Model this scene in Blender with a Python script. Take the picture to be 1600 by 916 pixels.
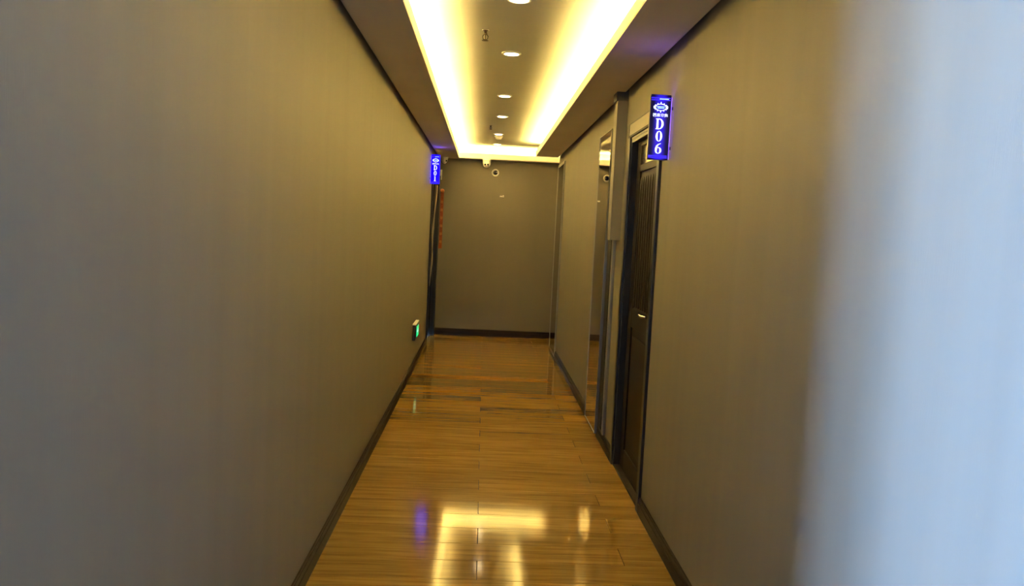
import bpy, bmesh, math, random
from mathutils import Matrix, Vector
random.seed(7)
for o in list(bpy.data.objects): bpy.data.objects.remove(o)
scene = bpy.context.scene
C = scene.collection

# ------------------------------------------------------------------ camera
# X = across the corridor (right +), Y = along it, Z = up; eye at (0,0,1.5)
cam_d = bpy.data.cameras.new('camera'); cam = bpy.data.objects.new('camera', cam_d); C.objects.link(cam)
F, ROLL = 1250.0, 0.046
cr, sr = math.cos(ROLL), math.sin(ROLL)
def derot(x, y): return Vector(((x-800)*cr+(y-458)*sr, -(x-800)*sr+(y-458)*cr, F))
fw = derot(757, 358).normalized()
up = Vector((0, -1, 0)); up = (up - fw*up.dot(fw)).normalized()
rt = fw.cross(up)
if rt.x < 0: rt = -rt
def to_world(v): return Vector((rt.dot(v), fw.dot(v), up.dot(v)))
ax = to_world(Vector((cr, -sr, 0))); ay = to_world(Vector((-sr, -cr, 0))); az = -to_world(Vector((0, 0, 1)))
cam.matrix_world = Matrix(((ax.x, ay.x, az.x, 0), (ax.y, ay.y, az.y, 0), (ax.z, ay.z, az.z, 1.5), (0, 0, 0, 1)))
cam_d.sensor_width = 36; cam_d.lens = 36*F/1600; cam_d.clip_start = 0.05
scene.camera = cam

# ------------------------------------------------------------------ light and exposure
SKY = 220.0            # daylight seen through the landing window
COVE = 255.0          # LED tape in the ceiling cove
LAMP = 42.0          # recessed downlights
WARM = (1.0, 0.72, 0.19)
world = bpy.data.worlds.new('daylight'); scene.world = world; world.use_nodes = True
world.node_tree.nodes['Background'].inputs[0].default_value = (0.33, 0.57, 1.0, 1)
world.node_tree.nodes['Background'].inputs[1].default_value = SKY
pd = bpy.data.lights.new('window_portal', 'AREA'); pd.shape = 'RECTANGLE'; pd.size = 2.1; pd.size_y = .75
pd.cycles.is_portal = True
po = bpy.data.objects.new('window_portal', pd); C.objects.link(po)
po.location = (-2.50, 0.025, 1.185); po.rotation_euler = (0, -math.pi/2, 0)
cy = scene.cycles; cy.sample_clamp_indirect = 0.0; cy.sample_clamp_direct = 0.0; cy.diffuse_bounces = 8; cy.max_bounces = 14; cy.caustics_reflective = True; cy.blur_glossy = 0.6
vs = scene.view_settings
vs.view_transform = 'Standard'; vs.look = 'None'; vs.exposure = 0.0; vs.gamma = 1.0; vs.use_curve_mapping = False

# ------------------------------------------------------------------ dimensions
XL, XR = -0.685, 0.915        # wall faces
YB, YE = 11.2, 10.25          # back wall, end of the right wall
ZC, ZT = 2.45, 2.62           # soffit underside, tray ceiling
SL, SRR = -0.39, 0.61         # inner edges of the soffits
YT = 1.75                     # near end of the ceiling tray
YL = 1.05                     # near end of the left wall
YR0 = -1.6                    # rear wall
XW = -2.5                     # landing window wall
XBR = 2.6                     # far end of the side passage

# ------------------------------------------------------------------ materials
def mat(name, col, rough=0.5, metal=0.0, spec=0.5, coat=0.0, emit=None, es=0.0):
    m = bpy.data.materials.new(name); m.use_nodes = True
    b = m.node_tree.nodes['Principled BSDF']
    b.inputs['Base Color'].default_value = (*col, 1); b.inputs['Roughness'].default_value = rough
    b.inputs['Metallic'].default_value = metal; b.inputs['Specular IOR Level'].default_value = spec
    b.inputs['Coat Weight'].default_value = coat
    if emit:
        b.inputs['Emission Color'].default_value = (*emit, 1); b.inputs['Emission Strength'].default_value = es
    return m
def nodes(m): return m.node_tree.nodes, m.node_tree.links, m.node_tree.nodes['Principled BSDF']
def noise_vary(m, col_a, col_b, scale, axes=(1, 1, 1), bump=0.0, bscale=None, detail=3.0):
    n, l, b = nodes(m)
    tc = n.new('ShaderNodeTexCoord'); mp = n.new('ShaderNodeMapping'); mp.inputs['Scale'].default_value = axes
    l.new(tc.outputs['Object'], mp.inputs['Vector'])
    t = n.new('ShaderNodeTexNoise'); t.inputs['Scale'].default_value = scale; t.inputs['Detail'].default_value = detail
    l.new(mp.outputs['Vector'], t.inputs['Vector'])
    r = n.new('ShaderNodeValToRGB'); r.color_ramp.elements[0].color = (*col_a, 1); r.color_ramp.elements[1].color = (*col_b, 1)
    r.color_ramp.elements[0].position = 0.3; r.color_ramp.elements[1].position = 0.7
    l.new(t.outputs['Fac'], r.inputs['Fac']); l.new(r.outputs['Color'], b.inputs['Base Color'])
    if bump:
        t2 = n.new('ShaderNodeTexNoise'); t2.inputs['Scale'].default_value = bscale or scale; t2.inputs['Detail'].default_value = 2
        l.new(mp.outputs['Vector'], t2.inputs['Vector'])
        bp = n.new('ShaderNodeBump'); bp.inputs['Strength'].default_value = bump; bp.inputs['Distance'].default_value = 0.001
        l.new(t2.outputs['Fac'], bp.inputs['Height']); l.new(bp.outputs['Normal'], b.inputs['Normal'])
    return m
M = {}
M['wall'] = noise_vary(mat('wallpaper', (.21, .19, .17), 0.6, spec=0.3), (.194, .174, .148), (.208, .187, .159), 3.0, (1, 3.2, .12), 0.25, 160)
M['paint'] = noise_vary(mat('ceiling_paint', (.74, .72, .68), 0.8, spec=0.2), (.49, .48, .46), (.52, .51, .49), 2.0)
M['soffit'] = noise_vary(mat('soffit_paint', (.5, .47, .44), 0.8, spec=0.2), (.60, .54, .51), (.64, .58, .55), 2.0)
M['lip'] = mat('lip_paint', (.80, .78, .72), 0.7, spec=0.2)
M['base'] = noise_vary(mat('baseboard_wood', (.05, .035, .025), 0.45, spec=0.2), (.022, .014, .009), (.036, .023, .014), 8.0, (1, .15, 6))
M['darkwood'] = noise_vary(mat('dark_door_wood', (.02, .014, .011), 0.42, spec=0.12), (.016, .012, .009), (.026, .018, .013), 10.0, (6, 6, .3))
M['gloss'] = mat('glossy_top_panel', (.03, .022, .016), 0.12, spec=0.5)
M['black'] = mat('black_gap', (.008, .007, .007), 0.6)
M['frame'] = mat('dark_frame', (.012, .010, .010), 0.35, coat=0.2)
M['steel'] = noise_vary(mat('brushed_steel', (.5, .48, .46), 0.35, 1.0), (.28, .26, .25), (.36, .34, .32), 30, (1, 1, .05))
M['mirror'] = mat('mirror_glass', (.52, .45, .40), 0.01, 1.0)
M['duct'] = noise_vary(mat('duct_cover', (.30, .27, .25), 0.55), (.20, .18, .165), (.235, .21, .19), 4, (3, 3, .2))
M['ductcap'] = mat('duct_cap', (.05, .05, .055), 0.5)
M['headtan'] = mat('head_board', (.36, .32, .28), 0.5)
M['white'] = mat('white_plastic', (.88, .86, .82), 0.4)
M['lens'] = mat('dark_lens', (.01, .01, .012), 0.1)
M['chrome'] = mat('chrome', (.8, .78, .75), 0.15, 1.0)
M['brass'] = mat('sprinkler_metal', (.07, .05, .035), 0.4, 0.6)
M['led'] = mat('led_tape', (.9, .8, .6), 0.5, emit=WARM, es=COVE)
M['lamp'] = mat('lamp_lens', (.9, .85, .7), 0.4, emit=(1.0, 0.76, 0.42), es=LAMP)
M['blue'] = mat('blue_glow', (.02, .02, .2), 0.3, emit=(0.03, 0.012, 1.0), es=1.6)
M['halo'] = mat('blue_halo_glow', (.02, .02, .2), 0.3, emit=(0.12, 0.05, 1.0), es=4.5)
M['toplight'] = mat('blue_top_glow', (.02, .02, .2), 0.3, emit=(0.16, 0.07, 1.0), es=45.0)
M['letter'] = mat('white_glow', (.8, .8, .9), 0.3, emit=(0.72, 0.80, 1.0), es=1.25)
M['cyan'] = mat('cyan_glow', (.5, .7, .8), 0.3, emit=(0.35, 0.75, 1.0), es=1.0)
M['signcase'] = mat('sign_case', (.03, .025, .06), 0.3)
M['green'] = mat('green_glow', (.0, .3, .1), 0.3, emit=(0.02, 0.9, 0.28), es=1.1)
M['red'] = noise_vary(mat('red_paper', (.5, .07, .02), 0.6), (.24, .045, .014), (.34, .08, .02), 40)
M['orange'] = mat('orange_knot', (.42, .15, .05), 0.6)
M['cloth'] = mat('pale_cloth', (.38, .30, .25), 0.7)
M['alu'] = mat('window_frame_white', (.7, .7, .7), 0.4)
M['subfloor'] = mat('dark_joint', (.03, .018, .008), 0.8)

def glass():
    m = bpy.data.materials.new('window_glass'); m.use_nodes = True
    n, l = m.node_tree.nodes, m.node_tree.links
    n.remove(n['Principled BSDF'])
    t = n.new('ShaderNodeBsdfTransparent'); g = n.new('ShaderNodeBsdfGlossy'); g.inputs['Roughness'].default_value = 0.02
    x = n.new('ShaderNodeMixShader'); x.inputs[0].default_value = 0.06
    l.new(t.outputs[0], x.inputs[1]); l.new(g.outputs[0], x.inputs[2]); l.new(x.outputs[0], n['Material Output'].inputs['Surface'])
    return m
M['glass'] = glass()

def wood_floor():
    m = mat('laminate', (.3, .17, .06), 0.085, spec=0.30, coat=0.0)
    n, l, b = nodes(m)
    b.inputs['Specular Tint'].default_value = (1, .88, .7, 1)
    tc = n.new('ShaderNodeTexCoord'); oi = n.new('ShaderNodeObjectInfo')
    ad = n.new('ShaderNodeVectorMath'); ad.operation = 'ADD'
    sc = n.new('ShaderNodeVectorMath'); sc.operation = 'SCALE'; sc.inputs['Scale'].default_value = 37.0
    cx = n.new('ShaderNodeCombineXYZ'); l.new(oi.outputs['Random'], cx.inputs[0]); l.new(oi.outputs['Random'], cx.inputs[1])
    l.new(cx.outputs[0], sc.inputs[0]); l.new(tc.outputs['Object'], ad.inputs[0]); l.new(sc.outputs[0], ad.inputs[1])
    mp = n.new('ShaderNodeMapping'); mp.inputs['Scale'].default_value = (.9, 16, 1); l.new(ad.outputs[0], mp.inputs['Vector'])
    t = n.new('ShaderNodeTexNoise'); t.inputs['Scale'].default_value = 2.2; t.inputs['Detail'].default_value = 6; t.inputs['Roughness'].default_value = .62
    t.inputs['Distortion'].default_value = .6
    l.new(mp.outputs[0], t.inputs['Vector'])
    r = n.new('ShaderNodeValToRGB'); e = r.color_ramp.elements
    e[0].position = .25; e[0].color = (.160, .082, .015, 1); e[1].position = .72; e[1].color = (.36, .212, .044, 1)
    k = e.new(.5); k.color = (.272, .155, .030, 1)
    l.new(t.outputs['Fac'], r.inputs['Fac'])
    hv = n.new('ShaderNodeHueSaturation')
    mr = n.new('ShaderNodeMapRange'); mr.inputs['To Min'].default_value = .84; mr.inputs['To Max'].default_value = 1.14
    l.new(oi.outputs['Random'], mr.inputs['Value']); l.new(mr.outputs[0], hv.inputs['Value']); l.new(r.outputs[0], hv.inputs['Color'])
    l.new(hv.outputs[0], b.inputs['Base Color'])
    return m
M['floor'] = wood_floor()

# ------------------------------------------------------------------ mesh helpers
def box(bm, x0, x1, y0, y1, z0, z1, bev=0.0):
    r = bmesh.ops.create_cube(bm, size=1.0)
    for v in r['verts']:
        v.co = Vector(((x0+x1)/2+v.co.x*abs(x1-x0), (y0+y1)/2+v.co.y*abs(y1-y0), (z0+z1)/2+v.co.z*abs(z1-z0)))
    if bev:
        es = list({e for v in r['verts'] for e in v.link_edges})
        bmesh.ops.bevel(bm, geom=es, offset=bev, segments=2, affect='EDGES', profile=.6)
    return bm
def lathe(bm, prof, segs=24, mtx=Matrix(), cap=True):
    rings = []
    for r, z in prof:
        if r < 1e-6: rings.append([bm.verts.new(mtx @ Vector((0, 0, z)))])
        else: rings.append([bm.verts.new(mtx @ Vector((r*math.cos(2*math.pi*i/segs), r*math.sin(2*math.pi*i/segs), z))) for i in range(segs)])
    for a, b in zip(rings, rings[1:]):
        for i in range(segs):
            j = (i+1) % segs
            if len(a) == 1 and len(b) == 1: continue
            if len(a) == 1: bm.faces.new((a[0], b[i], b[j]))
            elif len(b) == 1: bm.faces.new((a[i], b[0], a[j]))
            else: bm.faces.new((a[i], b[i], b[j], a[j]))
    bmesh.ops.recalc_face_normals(bm, faces=bm.faces[:])
    return bm
def tube(bm, pts, rad, segs=10):
    pts = [Vector(p) for p in pts]; rings = []
    for i, p in enumerate(pts):
        d = (pts[min(i+1, len(pts)-1)] - pts[max(i-1, 0)]).normalized()
        a = d.orthogonal().normalized() if i == 0 else (prev - d*prev.dot(d)).normalized()
        prev = a; b = d.cross(a)
        rr = rad[i] if isinstance(rad, (list, tuple)) else rad
        rings.append([bm.verts.new(p + (a*math.cos(2*math.pi*k/segs)+b*math.sin(2*math.pi*k/segs))*rr) for k in range(segs)])
    for A, B in zip(rings, rings[1:]):
        for i in range(segs): bm.faces.new((A[i], A[(i+1) % segs], B[(i+1) % segs], B[i]))
    bm.faces.new(rings[0][::-1]); bm.faces.new(rings[-1])
    bmesh.ops.recalc_face_normals(bm, faces=bm.faces[:])
    return bm
def extrude_poly(bm, loops, depth, mtx=Matrix()):
    """flat glyph: closed outline (list of (x,y)), thickness depth along local +z"""
    for lp in loops:
        a = [bm.verts.new(mtx @ Vector((x, y, 0))) for x, y in lp]
        b = [bm.verts.new(mtx @ Vector((x, y, depth))) for x, y in lp]
        bm.faces.new(b)
        for i in range(len(a)):
            j = (i+1) % len(a); bm.faces.new((a[i], a[j], b[j], b[i]))
    return bm
def obj(name, bm, material, parent=None, smooth=False, loc=None):
    me = bpy.data.meshes.new(name)
    if isinstance(bm, bmesh.types.BMesh):
        bm.to_mesh(me); bm.free()
    me.materials.append(M[material] if isinstance(material, str) else material)
    if smooth:
        for p in me.polygons: p.use_smooth = True
    o = bpy.data.objects.new(name, me); C.objects.link(o)
    if parent: o.parent = parent
    if loc: o.location = loc
    return o
def new(): return bmesh.new()
def bx(name, dims, material, parent=None, bev=0.0):
    return obj(name, box(new(), *dims, bev), material, parent)
def struct(o): o['kind'] = 'structure'; return o
def tag(o, label, cat, group=None):
    o['label'] = label; o['category'] = cat
    if group: o['group'] = group
    return o
def empty(name, loc=(0, 0, 0), rot=(0, 0, 0)):
    o = bpy.data.objects.new(name, None); C.objects.link(o); o.location = loc; o.rotation_euler = rot; o.empty_display_size = .05
    return o
def copy_tree(o, parent=None):
    c = o.copy(); C.objects.link(c)
    if parent: c.parent = parent
    for ch in [x for x in list(bpy.data.objects) if x.parent == o]: copy_tree(ch, c)
    return c

# ------------------------------------------------------------------ floor: slab + each plank
bm = new()
box(bm, XW-.1, XBR+.1, YR0-.1, YB+.1, -.10, -.010)
floor = struct(obj('floor', bm, 'subfloor'))
PW, PLEN = 0.1985, 1.42
plank_mesh = {}
def plank(x0, x1, y0):
    key = (round(x0-x1, 3),)
    w = x1-x0-.0022; d = PW-.0020
    if key not in plank_mesh:
        b = box(new(), -w/2, w/2, -d/2, d/2, -.010, 0)
        es = [e for e in b.edges if all(abs(v.co.z) < 1e-6 for v in e.verts)]
        bmesh.ops.bevel(b, geom=es, offset=.0014, segments=1, affect='EDGES')
        me = bpy.data.meshes.new('floor_plank'); b.to_mesh(me); b.free(); me.materials.append(M['floor'])
        plank_mesh[key] = me
    o = bpy.data.objects.new('floor_plank', plank_mesh[key]); C.objects.link(o); o.parent = floor
    o.location = ((x0+x1)/2, y0+PW/2, -.0004)
    o.rotation_euler = (math.radians(random.uniform(-.07, .07)), math.radians(random.uniform(-.03, .03)), 0)
nrow0 = int(math.floor((YR0-5.11)/PW)); nrow1 = int(math.ceil((YB-5.11)/PW))
for k in range(nrow0, nrow1):
    y0 = 5.11 + k*PW
    # rows alternate: joints at x = .035 and x = .71 (half a plank apart)
    j0 = .71 if k % 2 == 0 else .035
    lo = XL if y0 > YL else XW
    hi = XBR if y0 > YE-.05 else XR
    if YE-.25 < y0 <= YE-.05: hi = XR+.03
    cuts = sorted(j for j in (j0+PLEN*q for q in range(-4, 4)) if lo+.02 < j < hi-.02)
    xs = [lo-.02] + cuts + [hi+.02]
    for a, b_ in zip(xs, xs[1:]): plank(a, b_, y0)

# ------------------------------------------------------------------ walls
WT = .12
D1Y0, D1Y1, D1Z = 4.275, 5.125, 2.125       # doorway of D06 (right wall)
D2Y0, D2Y1, D2Z = 10.16, 11.00, 2.125       # doorway of D01 (left wall)
bm = new()
box(bm, XL-WT, XL, YL, D2Y0, 0, 2.73); box(bm, XL-WT, XL, D2Y0, D2Y1, D2Z, 2.73); box(bm, XL-WT, XL, D2Y1, YB, 0, 2.73)
struct(obj('wall_left', bm, 'wall'))
bm = new()
box(bm, XR, XR+WT, YR0, D1Y0, 0, 2.73); box(bm, XR, XR+WT, D1Y0, D1Y1, D1Z, 2.73); box(bm, XR, XR+WT, D1Y1, YE, 0, 2.73)
box(bm, XR+WT, XBR, YE-WT, YE, 0, 2.73)
struct(obj('wall_right', bm, 'wall'))
struct(bx('wall_back', (XL-WT, XBR+.1, YB, YB+WT, 0, 2.73), 'wall'))
struct(bx('wall_rear', (XW-.1, XR+WT, YR0-WT, YR0, 0, 2.73), 'wall'))
struct(bx('wall_passage', (XBR, XBR+WT, YE-WT, YB, 0, 2.73), 'wall'))
struct(bx('wall_landing', (XW-.1, XL-WT+.001, YL, YL+WT, 0, 2.73), 'wall'))
WY0, WY1, WZ0, WZ1 = -.35, .40, .12, 2.25   # landing window
bm = new()
box(bm, XW-WT, XW, YR0, WY0, 0, 2.73); box(bm, XW-WT, XW, WY1, YL+WT, 0, 2.73); box(bm, XW-WT, XW, WY0, WY1, 0, WZ0); box(bm, XW-WT, XW, WY0, WY1, WZ1, 2.73)
struct(obj('wall_window', bm, 'wall'))
w1 = struct(empty('window_1', (XW-.06, (WY0+WY1)/2, WZ0)))
hw, hh = (WY1-WY0)/2, WZ1-WZ0
for dims in ((-.03, .03, -hw, -hw+.05, 0, hh), (-.03, .03, hw-.05, hw, 0, hh), (-.03, .03, -.025, .025, 0, hh), (-.03, .03, -hw, hw, 0, .05), (-.03, .03, -hw, hw, hh-.05, hh)):
    bx('window_frame', dims, 'alu', w1)
for s in (-1, 1):
    bx('pane', (-.003, .003, *(sorted((s*.025, s*(hw-.05)))), .05, hh-.05), 'glass', w1)

# ------------------------------------------------------------------ ceiling: tray with soffits and cove lips
bm = new()
box(bm, XL-WT, XR+WT, YT, YB, ZT, ZT+.1)
box(bm, XR+WT, XBR, YE-WT, YB, ZT, ZT+.1)
box(bm, XL-WT, XR+WT, YR0, YT, ZC, ZT+.1)           # flat part over the landing
box(bm, XW-WT, XL-WT, YR0, YL+WT, ZC, ZT+.1)
ceiling = struct(obj('ceiling', bm, 'paint'))
GAP = .022
def soffit(x0, x1, y0, y1, lip):
    s = bx('soffit', (x0, x1, y0, y1, ZC, ZC+.012), 'soffit', ceiling)
    bx('cove_lip', lip, 'lip', s)
    return s
s1 = soffit(XL+GAP, SL, YT, YB-.0, (SL-.012, SL, YT, YB-.18, ZC+.012, ZC+.07))
s2 = soffit(SRR, XR-GAP, YT, YE, (SRR, SRR+.012, YT, YE, ZC+.012, ZC+.07))
s3 = soffit(SL, XBR, YB-.18, YB, (SL, XBR, YB-.18, YB-.168, ZC+.012, ZC+.07))
bx('cove_lip', (SRR, XR-GAP, YE-.012, YE, ZC+.012, ZC+.07), 'lip', s2)
# closing boards that keep the cove light out of the shadow gaps
bx('closing_board', (XL+GAP, XL+GAP+.01, YT, YB, ZC+.012, ZT), 'paint', s1)
bx('closing_board', (XR-GAP-.01, XR-GAP, YT, YE, ZC+.012, ZT), 'paint', s2)
struct(bx('gap_shade_1', (XL-.01, XL+GAP, YT, YB, ZC+.035, ZC+.05), 'black'))  # black strip: the shadow gap's darkness is put into its colour
struct(bx('gap_shade_2', (XR-GAP, XR+.01, YT, YE, ZC+.035, ZC+.05), 'black'))  # right-hand gap, its shade coloured in black the same way
# LED tape lying on the soffits behind the lips
for (a, b_, c_, d_), lab in (((SL-.10, SL-.06, YT+.04, YB-.02), 'above the wall with the evacuation sign'), ((SRR+.06, SRR+.10, YT+.04, YE-.02), 'above the mirrors'), ((SL-.10, XBR-.1, YB-.11, YB-.07), 'across the back wall')):
    t = empty('led_tape', ((a+b_)/2, (c_+d_)/2, ZC+.012))
    hx, hy = (b_-a)/2, (d_-c_)/2
    bx('mounting_batten', (-hx, hx, -hy, hy, 0, .0285), 'paint', t)
    bx('light_tape', (-hx, hx, -hy, hy, .0285, .0345), 'led', t)
    tag(t, 'warm LED tape hidden in the ceiling cove '+lab, 'light strip')

# ------------------------------------------------------------------ baseboards
BH = .088
def baseboard(name, segs, axis, face, sgn):
    bm = new()
    for a, b_ in segs:
        for t, z0, z1 in ((.016, 0, BH*.62), (.012, BH*.62, BH*.9), (.008, BH*.9, BH)):
            f0, f1 = sorted((face, face+sgn*t))
            if axis == 'Y': box(bm, f0, f1, a, b_, z0, z1)
            else: box(bm, a, b_, f0, f1, z0, z1)
    return struct(obj(name, bm, 'base'))
baseboard('baseboard_left', [(YL, D2Y0-.06)], 'Y', XL, 1)
baseboard('baseboard_right', [(YR0, D1Y0-.06), (D1Y1+.06, 5.83), (6.43, 9.43)], 'Y', XR, -1)
baseboard('baseboard_back', [(XL+.05, XBR)], 'X', YB, -1)
baseboard('baseboard_passage', [(XR, XBR)], 'X', YE, 1)

# ------------------------------------------------------------------ door D06
d1 = struct(empty('door_1', (XR, D1Y0, 0)))
W1 = D1Y1-D1Y0
LX = .045                                              # leaf face behind the wall face
bx('casing', (-.016, .01, -.06, 0, 0, D1Z+.0), 'frame', d1, .003)
bx('casing', (-.016, .01, W1, W1+.06, 0, D1Z+.0), 'frame', d1, .003)
hd = bx('head_board', (-.012, .01, -.055, W1+.055, D1Z+.012, D1Z+.085), 'headtan', d1, .002)
bx('edge_line', (-.015, .01, -.06, W1+.06, D1Z+.085, D1Z+.091), 'frame', d1)
bx('edge_line', (-.015, .01, W1+.055, W1+.061, D1Z, D1Z+.09), 'frame', d1)
bx('edge_line', (-.017, .01, -.06, W1+.06, D1Z, D1Z+.012), 'black', d1)
bx('jamb', (-.005, WT, -.0, .03, 0, D1Z), 'frame', d1)
bx('jamb', (-.005, WT, W1-.03, W1, 0, D1Z), 'frame', d1)
hj = bx('head_jamb', (-.005, WT, .03, W1-.03, D1Z-.035, D1Z), 'frame', d1)
bx('seal_strip', (-.009, -.004, .03, W1-.03, D1Z-.016, D1Z-.004), 'headtan', hj)
lf = bx('door_leaf', (LX, LX+.045, .03, W1-.03, .012, D1Z-.035), 'darkwood', d1, .002)
y0, y1 = .03, W1-.03
for z0, z1 in ((.012, .14), (.93, 1.05), (1.90, 1.945), (2.06, D1Z-.035)):
    bx('rail', (LX-.010, LX+.001, y0, y1, z0, z1), 'darkwood', lf, .003)
for a, b_ in ((y0, y0+.11), (y1-.11, y1)):
    bx('stile', (LX-.011, LX+.001, a, b_, .012, D1Z-.035), 'darkwood', lf, .003)
nf = 9
for i in range(nf):                                    # rounded vertical flutes under the upper rail
    yc = y0+.13 + (y1-y0-.26)*i/(nf-1); bm = new()
    rr = .024; segs = 8
    ring = []
    for z, s in ((1.06, 1), (1.82, 1), (1.845, .85), (1.862, .5), (1.868, .05)):
        ring.append([bm.verts.new((LX-.008*s*math.sin(math.pi*k/segs), yc-rr*s*math.cos(math.pi*k/segs), z)) for k in range(segs+1)])
    for A, B in zip(ring, ring[1:]):
        for k in range(segs): bm.faces.new((A[k], A[k+1], B[k+1], B[k]))
    bmesh.ops.recalc_face_normals(bm, faces=bm.faces[:])
    obj('flute', bm, 'darkwood', lf, True)
bx('top_panel', (LX-.004, LX+.001, y0+.10, y1-.10, 1.94, 2.065), 'gloss', lf)
bx('lower_panel', (LX-.007, LX+.001, y0+.15, y1-.15, .19, .88), 'darkwood', lf, .006)
hz = 1.055; hy = .115
bm = new(); box(bm, LX-.022, LX-.009, hy-.022, hy+.022, hz-.11, hz+.06, .004)
hp = obj('handle_plate', bm, 'frame', lf)
bm = new(); tube(bm, [(LX-.02, hy, hz), (LX-.058, hy, hz), (LX-.066, hy+.012, hz), (LX-.066, hy+.07, hz+.002), (LX-.062, hy+.135, hz+.004)], [.009, .009, .010, .009, .008])
hl = obj('lever_handle', bm, 'chrome', hp, True); hl['label'] = 'small metal lever handle'
bx('threshold', (-.004, .10, .0, W1, -.001, .012), 'base', d1, .003)

# ------------------------------------------------------------------ door D01 (left wall, by the back corner)
d2 = struct(empty('door_2', (XL, D2Y0, 0)))
W2 = D2Y1-D2Y0
bx('casing', (-.01, .020, -.06, .0, 0, D2Z+.07), 'frame', d2, .003)
bx('casing', (-.01, .050, W2, W2+.19, 0, D2Z+.07), 'frame', d2, .003)
bx('head_casing', (-.01, .020, 0, W2, D2Z, D2Z+.07), 'frame', d2, .003)
bx('jamb', (-WT, .0, 0, .03, 0, D2Z), 'frame', d2)
bx('jamb', (-WT, .0, W2-.03, W2, 0, D2Z), 'frame', d2)
bx('head_jamb', (-WT, .0, .03, W2-.03, D2Z-.03, D2Z), 'frame', d2)
l2 = bx('door_leaf', (-.09, -.045, .03, W2-.03, .012, D2Z-.03), 'darkwood', d2, .002)
for z0, z1 in ((.15, .95), (1.08, 1.95)):
    bx('door_panel', (-.046, -.036, .15, W2-.15, z0, z1), 'darkwood', l2, .006)
bm = new(); tube(bm, [(-.045, .1, 1.05), (-.01, .1, 1.05), (-.005, .115, 1.05), (-.005, .22, 1.05)], .009)
obj('lever_handle', bm, 'frame', l2, True)
# pale wavy strip hanging on the frame
bm = new(); prev = None
for i in range(40):
    t = i/39; z = 2.05-1.35*t
    w = .018*(1-.55*t)*(.75+.25*math.sin(t*17+.6)); xc = -.667-.034*t+.004*math.sin(t*11)
    q = [bm.verts.new((xc + w*(k/4-.5)*2, 10.75+.012*math.sin(k*1.5+t*9)+.02*t, z)) for k in range(5)]
    if prev:
        for k in range(4): bm.faces.new((prev[k], prev[k+1], q[k+1], q[k]))
    prev = q
o = obj('cloth_strip', bm, 'cloth', None, True); m_ = o.modifiers.new('thick', 'SOLIDIFY'); m_.thickness = .003
tag(o, 'pale narrow wavy strip of cloth hanging in the dark doorway under the D01 sign', 'cloth')

# ------------------------------------------------------------------ mirrors on the right wall
def wall_mirror(yn, yf, z0, z1, depth, label, fr=.012):
    t = empty('wall_mirror', (XR, yn, z0)); w = yf-yn; h = z1-z0
    bx('backing', (-depth+.006, .0, .002, w-.002, .002, h-.002), 'steel', t)
    bx('mirror_glass', (-depth, -depth+.006, fr*.6, w-fr*.6, fr*.6, h-fr*.6), 'mirror', t)
    for dims in ((-depth-.004, 0, 0, fr, 0, h), (-depth-.004, 0, w-fr, w, 0, h), (-depth-.004, 0, fr, w-fr, 0, fr), (-depth-.004, 0, fr, w-fr, h-fr, h)):
        bx('mirror_frame', dims, 'steel', t, .0015)
    return tag(t, label, 'mirror')
wall_mirror(5.86, 6.45, .015, 2.272, .022, 'tall narrow wall mirror with slim steel frame beside the boxed duct', .005)
wall_mirror(9.45, 10.235, .012, 2.345, .012, 'tall wall mirror with bright metal edge at the far corner by the side passage', .03)

# ------------------------------------------------------------------ boxed duct, trunking and black strip
t = empty('boxed_duct', (XR, 5.37, 1.467))
bx('cover', (-.07, 0, 0, .125, 0, 2.392-1.467), 'duct', t, .002)
bx('cap', (-.078, 0, -.008, .133, 2.392-1.467, ZC+.03-1.467), 'ductcap', t, .002)
tag(t, 'tall grey boxed duct hanging from the soffit between door D06 and the mirror', 'duct cover')
t = empty('cable_trunking', (XR, 5.52, .09))
bx('channel', (-.018, 0, 0, .06, 0, 1.40), 'steel', t, .002)
bx('cover_strip', (-.022, -.018, .012, .048, 0.01, 1.39), 'duct', t)
tag(t, 'slim metal cable trunking running down the wall beneath the boxed duct', 'trunking')
struct(bx('trim_3', (XR-.006, XR+.001, 5.70, 5.85, .03, 2.2), 'black'))

# ------------------------------------------------------------------ glyphs for the signs (unit height 1, centred)
def ell(cx, cy, rx, ry, a0, a1, n): return [(cx+rx*math.cos(a0+(a1-a0)*i/n), cy+ry*math.sin(a0+(a1-a0)*i/n)) for i in range(n+1)]
PI = math.pi
def band(outer, inner): return [[outer[i], outer[i+1], inner[i+1], inner[i]] for i in range(len(outer)-1)]
def rect(x0, x1, y0, y1): return [[(x0, y0), (x1, y0), (x1, y1), (x0, y1)]]
def gl_D():
    q = rect(-.30, -.12, -.5, .5) + rect(-.38, -.02, -.5, -.45) + rect(-.38, -.02, .45, .5)
    q += band(ell(-.05, 0, .43, .5, -PI/2, PI/2, 20), ell(-.05, 0, .235, .445, -PI/2, PI/2, 20))
    return q + rect(-.12, -.05, .445, .5) + rect(-.12, -.05, -.5, -.445)
def gl_0(): return band(ell(0, 0, .31, .5, 0, 2*PI, 32), ell(0, 0, .13, .455, 0, 2*PI, 32))
def gl_6():
    q = band(ell(0, -.19, .31, .31, 0, 2*PI, 28), ell(0.0, -.19, .13, .265, 0, 2*PI, 28))
    q += band([(-.31, -.19), (-.30, .02), (-.22, .24), (-.06, .40), (.22, .5)], [(-.13, -.19), (-.12, .02), (-.06, .2), (.04, .35), (.23, .46)])
    return q
def gl_1(): return rect(-.09, .09, -.5, .5) + rect(-.25, .25, -.5, -.45) + [[(-.25, .36), (-.09, .42), (-.09, .5), (-.13, .47)]]
GL = {'D': gl_D, '0': gl_0, '6': gl_6, '1': gl_1}
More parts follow.
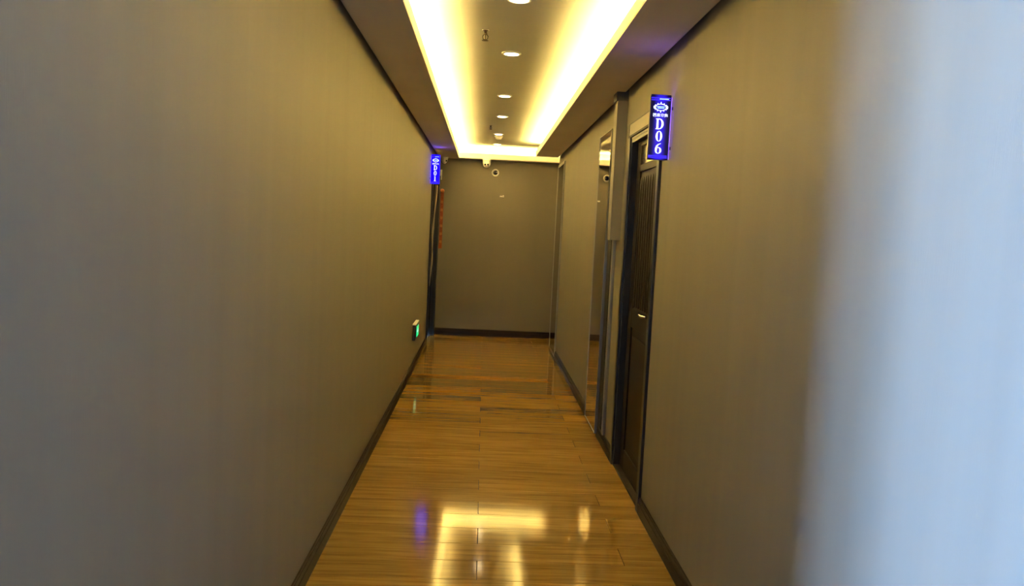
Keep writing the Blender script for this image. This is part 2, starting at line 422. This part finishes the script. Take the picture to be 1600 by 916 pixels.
def cjk_mesh(text, size):
    cu = bpy.data.curves.new('sign_text', 'FONT'); cu.body = text; cu.size = size; cu.align_x = 'CENTER'; cu.align_y = 'CENTER'; cu.space_character = 1.12
    cu.extrude = .0006; cu.offset = .0004
    o = bpy.data.objects.new('tmp', cu); C.objects.link(o); bpy.context.view_layer.update()
    me = bpy.data.meshes.new_from_object(o.evaluated_get(bpy.context.evaluated_depsgraph_get()))
    bpy.data.objects.remove(o)
    return me

def sign_panel_mat():
    """back-lit dark acrylic: blue light concentrated around the engraved column of characters"""
    m = mat('sign_acrylic', (.02, .018, .045), 0.25)
    n, l, b = nodes(m)
    tc = n.new('ShaderNodeTexCoord'); sx = n.new('ShaderNodeSeparateXYZ'); l.new(tc.outputs['Object'], sx.inputs[0])
    ab = n.new('ShaderNodeMath'); ab.operation = 'ABSOLUTE'; l.new(sx.outputs['X'], ab.inputs[0])
    mr = n.new('ShaderNodeMapRange'); mr.interpolation_type = 'SMOOTHSTEP'
    mr.inputs['From Min'].default_value = .008; mr.inputs['From Max'].default_value = .040
    mr.inputs['To Min'].default_value = 1.0; mr.inputs['To Max'].default_value = .04
    l.new(ab.outputs[0], mr.inputs['Value'])
    ml = n.new('ShaderNodeMath'); ml.operation = 'MULTIPLY'; ml.inputs[1].default_value = PANEL; l.new(mr.outputs[0], ml.inputs[0])
    b.inputs['Emission Color'].default_value = (.04, .015, 1, 1); l.new(ml.outputs[0], b.inputs['Emission Strength'])
    return m
PANEL = .75
M['acrylic'] = sign_panel_mat()
PANEL = 1.0
M['acrylic_blue'] = mat('sign_acrylic_blue', (.005, .004, .05), 0.6, spec=0.1, emit=(.002, .0, 1), es=4.5)

SW, SH, ST = .106, .318, .022
def room_sign(loc, text, panel, label, side):
    """blade sign; local x across, z up, faces -Y (towards the corridor mouth)"""
    t = empty('room_sign', loc)
    bm = new(); box(bm, -SW/2, SW/2, 0, ST, 0, SH, .003)
    obj('case', bm, 'signcase', t)
    p = obj('face_panel', box(new(), -SW/2+.003, SW/2-.003, -.003, .003, .002, SH+.004), panel, t)
    for z in (.012, .020, SH-.022, SH-.012):                    # light bars at both ends
        bx('light_bar', (-SW/2+.004, SW/2-.008, -.0045, -.002, z-.0024, z+.0024), 'blue', t)
    bx('light_bar', (-.008, SW/2-.016, -.0052, -.003, SH-.0195, SH-.0145), 'cyan', t)
    sd = 1 if side > 0 else -1                                   # +1: the wall is on the +x side
    e0, e1 = sorted((sd*(SW/2-.001), sd*(SW/2+.002)))
    bx('glow_strip', (e0, e1, .003, ST-.003, .006, SH-.006), 'halo', t)  # hidden strip added to throw the blue halo on the wall
    bx('glow_strip', (-SW/2+.006, SW/2-.006, .006, ST-.003, SH-.001, SH+.001), 'toplight', t)  # strong strip out of sight, added for the blue glow on the soffit
    m0, m1 = sorted((sd*(SW/2), sd*(SW/2+.012)))
    for z in (.06, SH-.06): bx('wall_bracket', (m0, m1, .006, ST-.006, z-.008, z+.008), 'signcase', t)
    R = Matrix.Rotation(PI/2, 4, 'X')
    # emblem: oval wreath with beads and a bar of characters inside
    bm = new(); ez = SH-.058
    Tm = Matrix.Translation((0, -.003, ez)) @ R
    extrude_poly(bm, band(ell(0, 0, .030, .0175, 0, 2*PI, 32), ell(0, 0, .0255, .0145, 0, 2*PI, 32)), .002, Tm)
    for i in range(12):
        a = 2*PI*i/12; cx, cy = .0315*math.cos(a), .0195*math.sin(a)
        extrude_poly(bm, [[(cx+.0032*math.cos(u*PI/3), cy+.0032*math.sin(u*PI/3)) for u in range(6)]], .002, Tm)
    for s in (-1, 1):
        extrude_poly(bm, [[(s*.026, -.009), (s*.036, -.006), (s*.036, .006), (s*.026, .009)][::s]], .002, Tm)
        extrude_poly(bm, [[(-.003, s*.021), (.003, s*.021), (.0, s*.028)][::s]], .002, Tm)
    em = obj('emblem', bm, 'letter', t)
    bm = new(); extrude_poly(bm, rect(-.020, .020, .001, .005)+rect(-.016, .018, -.006, -.002), .0018, Tm); obj('emblem_bar', bm, 'cyan', em)
    me = cjk_mesh('福来公寓', .0185)
    me.materials.clear(); me.materials.append(M['letter'])
    o = bpy.data.objects.new('name_lettering', me); C.objects.link(o); o.parent = t
    o.location = (0, -.0042, SH-.098); o.rotation_euler = (PI/2, 0, 0)
    zc = SH-.140
    for ch in text:
        h = .052; bm = new()
        extrude_poly(bm, [[(x*h, y*h) for x, y in lp] for lp in GL[ch]()], .0022, Matrix.Translation((-.001, -.003, zc)) @ R)
        obj('character', bm, 'letter', t); zc -= .0605
    return tag(t, label, 'room sign')
s = room_sign((XR-SW/2-.011, 4.03, 1.888), 'D06', 'acrylic', 'glowing blue blade sign reading D06 beside the dark panelled door', 1)
s = room_sign((XL+SW/2+.011, 9.72, 2.012), 'D01', 'acrylic_blue', 'glowing blue blade sign reading D01 by the doorway at the back', -1)
s.scale = (1.02, 1, 1.075)

# ------------------------------------------------------------------ low evacuation sign
t = empty('evacuation_sign', (XL, 8.12, .33))
bx('housing', (0, .030, 0, .40, 0, .16), 'frame', t, .004)
bx('lit_face', (.0295, .033, .16, .38, .018, .125), 'green', t, .001)
bx('top_plate', (.0, .034, .0, .40, .158, .170), 'white', t, .001)
bm = new()                                              # arrow on the face
Tm = Matrix.Translation((.0325, .27, .072)) @ Matrix(((0, 0, 1, 0), (1, 0, 0, 0), (0, 1, 0, 0), (0, 0, 0, 1)))
extrude_poly(bm, [[(-.07, -.008), (.02, -.008), (.02, -.026), (.06, 0), (.02, .026), (.02, .008), (-.07, .008)]], .001, Tm)
obj('arrow', bm, 'letter', t)
tag(t, 'small black box sign with glowing green face low on the wall', 'exit sign')

# ------------------------------------------------------------------ downlights
def make_downlight():
    t = empty('downlight', (0, 0, 0))
    bm = lathe(new(), [(.046, -.002), (.048, -.009), (.060, -.006), (.063, 0), (.046, 0.001)], 32)
    obj('trim_ring', bm, 'white', t, True)
    bm = lathe(new(), [(0, -.010), (.03, -.009), (.0475, -.004)], 32)
    obj('lens', bm, 'lamp', t, True)
    return t
proto = make_downlight()
DL = [(.118, 3.98), (.120, 5.18), (.118, 6.80), (.124, 8.02), (.114, 9.50), (.118, 10.62), (.118, 2.75)]
DLL = ['lit round downlight between the larger pendant sprinkler and the landing',
       'lit round downlight just beyond the larger dark pendant sprinkler', 'lit round downlight midway along the tray ceiling',
       'lit round downlight just before the small far sprinkler', 'lit round downlight with a smoke detector right behind it',
       'lit round downlight by the back cove, last in the row', 'lit round downlight at the landing end of the ceiling tray, first in the row']
for i, (x, y) in enumerate(DL):
    o = proto if i == 0 else copy_tree(proto)
    o.location = (x, y, ZT); tag(o, DLL[i], 'downlight', 'downlights in the tray ceiling')

# ------------------------------------------------------------------ sprinklers and smoke detector
def sprinkler(loc, s, label):
    t = empty('sprinkler', loc)
    obj('escutcheon', lathe(new(), [(0.0, 0.0), (.020*s, 0), (.020*s, -.004*s), (.010*s, -.007*s), (0, -.007*s)], 20), 'chrome', t, True)
    obj('stem', lathe(new(), [(.008*s, 0), (.008*s, -.022*s), (.011*s, -.022*s), (.011*s, -.028*s), (0, -.028*s)], 16), 'brass', t, True)
    for q in (-1, 1):
        obj('frame_arm', tube(new(), [(q*.008*s, 0, -.026*s), (q*.015*s, 0, -.036*s), (q*.013*s, 0, -.048*s), (q*.002*s, 0, -.058*s)], .0028*s, 8), 'brass', t, True)
    obj('bulb', tube(new(), [(0, 0, -.028*s), (0, 0, -.056*s)], .003*s, 8), 'brass', t, True)
    obj('deflector', lathe(new(), [(0, -.057*s), (.019*s, -.058*s), (.020*s, -.061*s), (0, -.062*s)], 20), 'brass', t, True)
    return tag(t, label, 'sprinkler')
sprinkler((-.045, 4.62, ZT), 1.0, 'larger dark metal pendant sprinkler hanging between two lit downlights in the tray')
sprinkler((.018, 8.78, ZT), .7, 'small far pendant sprinkler beside the row of downlights')
t = empty('smoke_detector', (.118, 9.72, ZT))
obj('base', lathe(new(), [(0, 0), (.05, 0), (.05, -.012), (0, -.012)], 28), 'white', t, True)
obj('sensor_head', lathe(new(), [(.042, -.010), (.040, -.028), (.028, -.038), (0, -.040)], 28), 'white', t, True)
tag(t, 'small round white smoke detector on the tray ceiling', 'smoke detector')

# ------------------------------------------------------------------ things on the back wall
def ydisc(r): return Matrix.Rotation(PI/2, 4, 'X')
# cone camera under the left soffit corner
t = empty('dome_camera', (-.585, 11.02, ZC))
obj('mount', lathe(new(), [(0, 0), (.050, 0), (.052, -.012), (.046, -.022), (0, -.022)], 28), 'white', t, True)
obj('camera_body', lathe(new(), [(.046, -.02), (.040, -.05), (.026, -.078), (.010, -.092), (0, -.094)], 28), 'white', t, True)
obj('camera_lens', lathe(new(), [(.012, -.01), (.012, .004), (0, .006)], 16, Matrix.Translation((.024, -.03, -.05)) @ Matrix.Rotation(math.radians(60), 4, 'X')), 'lens', t, True)
tag(t, 'white cone shaped ceiling camera in the corner beside the D01 sign', 'camera')
t = empty('security_camera', (-.012, 11.06, ZC+.001))
obj('mount', lathe(new(), [(0, 0), (.058, 0), (.060, -.018), (.054, -.03), (0, -.03)], 32), 'white', t, True)
obj('camera_body', lathe(new(), [(.055, -.028), (.056, -.06), (.045, -.092), (.025, -.112), (0, -.118)], 32), 'white', t, True)
for sx in (-1, 1):
    obj('camera_lens', lathe(new(), [(.0125, -.02), (.0125, .006), (.009, .009), (0, .009)], 20, Matrix.Translation((sx*.018, -.046, -.074)) @ Matrix.Rotation(math.radians(76), 4, 'X')), 'lens', t, True)
tag(t, 'white security camera with two dark lenses hanging over the back wall', 'camera')
t = empty('wall_speaker', (.116, YB, 2.285))
bm = new(); Rm = Matrix.Rotation(PI/2, 4, 'X')
lathe(bm, [(.031, 0), (.031, .016), (.036, .022), (.046, .022), (.051, .014), (.051, 0)], 32, Rm); obj('ring', bm, 'white', t, True)
bm = new(); lathe(bm, [(.0315, .004), (.02, .006), (0, .010)], 32, Rm); obj('dark_centre', bm, 'lens', t, True)
bm = new(); box(bm, .010, .036, -.012, -.006, .001, .008, .001); obj('highlight_bar', bm, 'white', t)  # white bar stands in for a small highlight on the dark centre
tag(t, 'round white ring with dark centre mounted on the back wall', 'wall fitting')
t = empty('wall_hook', (.222, YB, 1.965))
bx('plate', (-.030, .004, -.004, 0, -.012, .008), 'white', t, .001)
obj('peg', tube(new(), [(.018, 0, -.005), (.018, -.022, -.006), (.018, -.028, .014)], .010, 10), 'white', t, True)
tag(t, 'tiny pale hook fixed on the back wall below the round ring', 'hook')
t = empty('wall_box', (-.634, YB, 2.15))
bx('case', (-.013, .013, -.03, 0, 0, .14), 'white', t, .003)
bx('cap', (-.010, .010, -.032, -.029, .012, .128), 'white', t, .001)
tag(t, 'narrow white plastic box on the back wall behind the D01 sign', 'box')
t = empty('hanging_ornament', (-.606, YB, 1.20))
bx('paper_strip', (-.022, .022, -.006, -.001, 0, .79), 'red', t, .001)
for i in range(13):
    bx('square_motif', (-.016, .016, -.009, -.005, .70-i*.055-.018, .70-i*.055+.018), 'orange' if i % 2 else 'red', t, .002)
obj('round_knot', lathe(new(), [(.028, 0), (.028, .008), (.016, .013), (0, .014)], 20, Matrix.Translation((0, 0, .80)) @ Rm), 'orange', t, True)
tag(t, 'narrow red and orange hanging ornament beside the dark door frame', 'ornament')
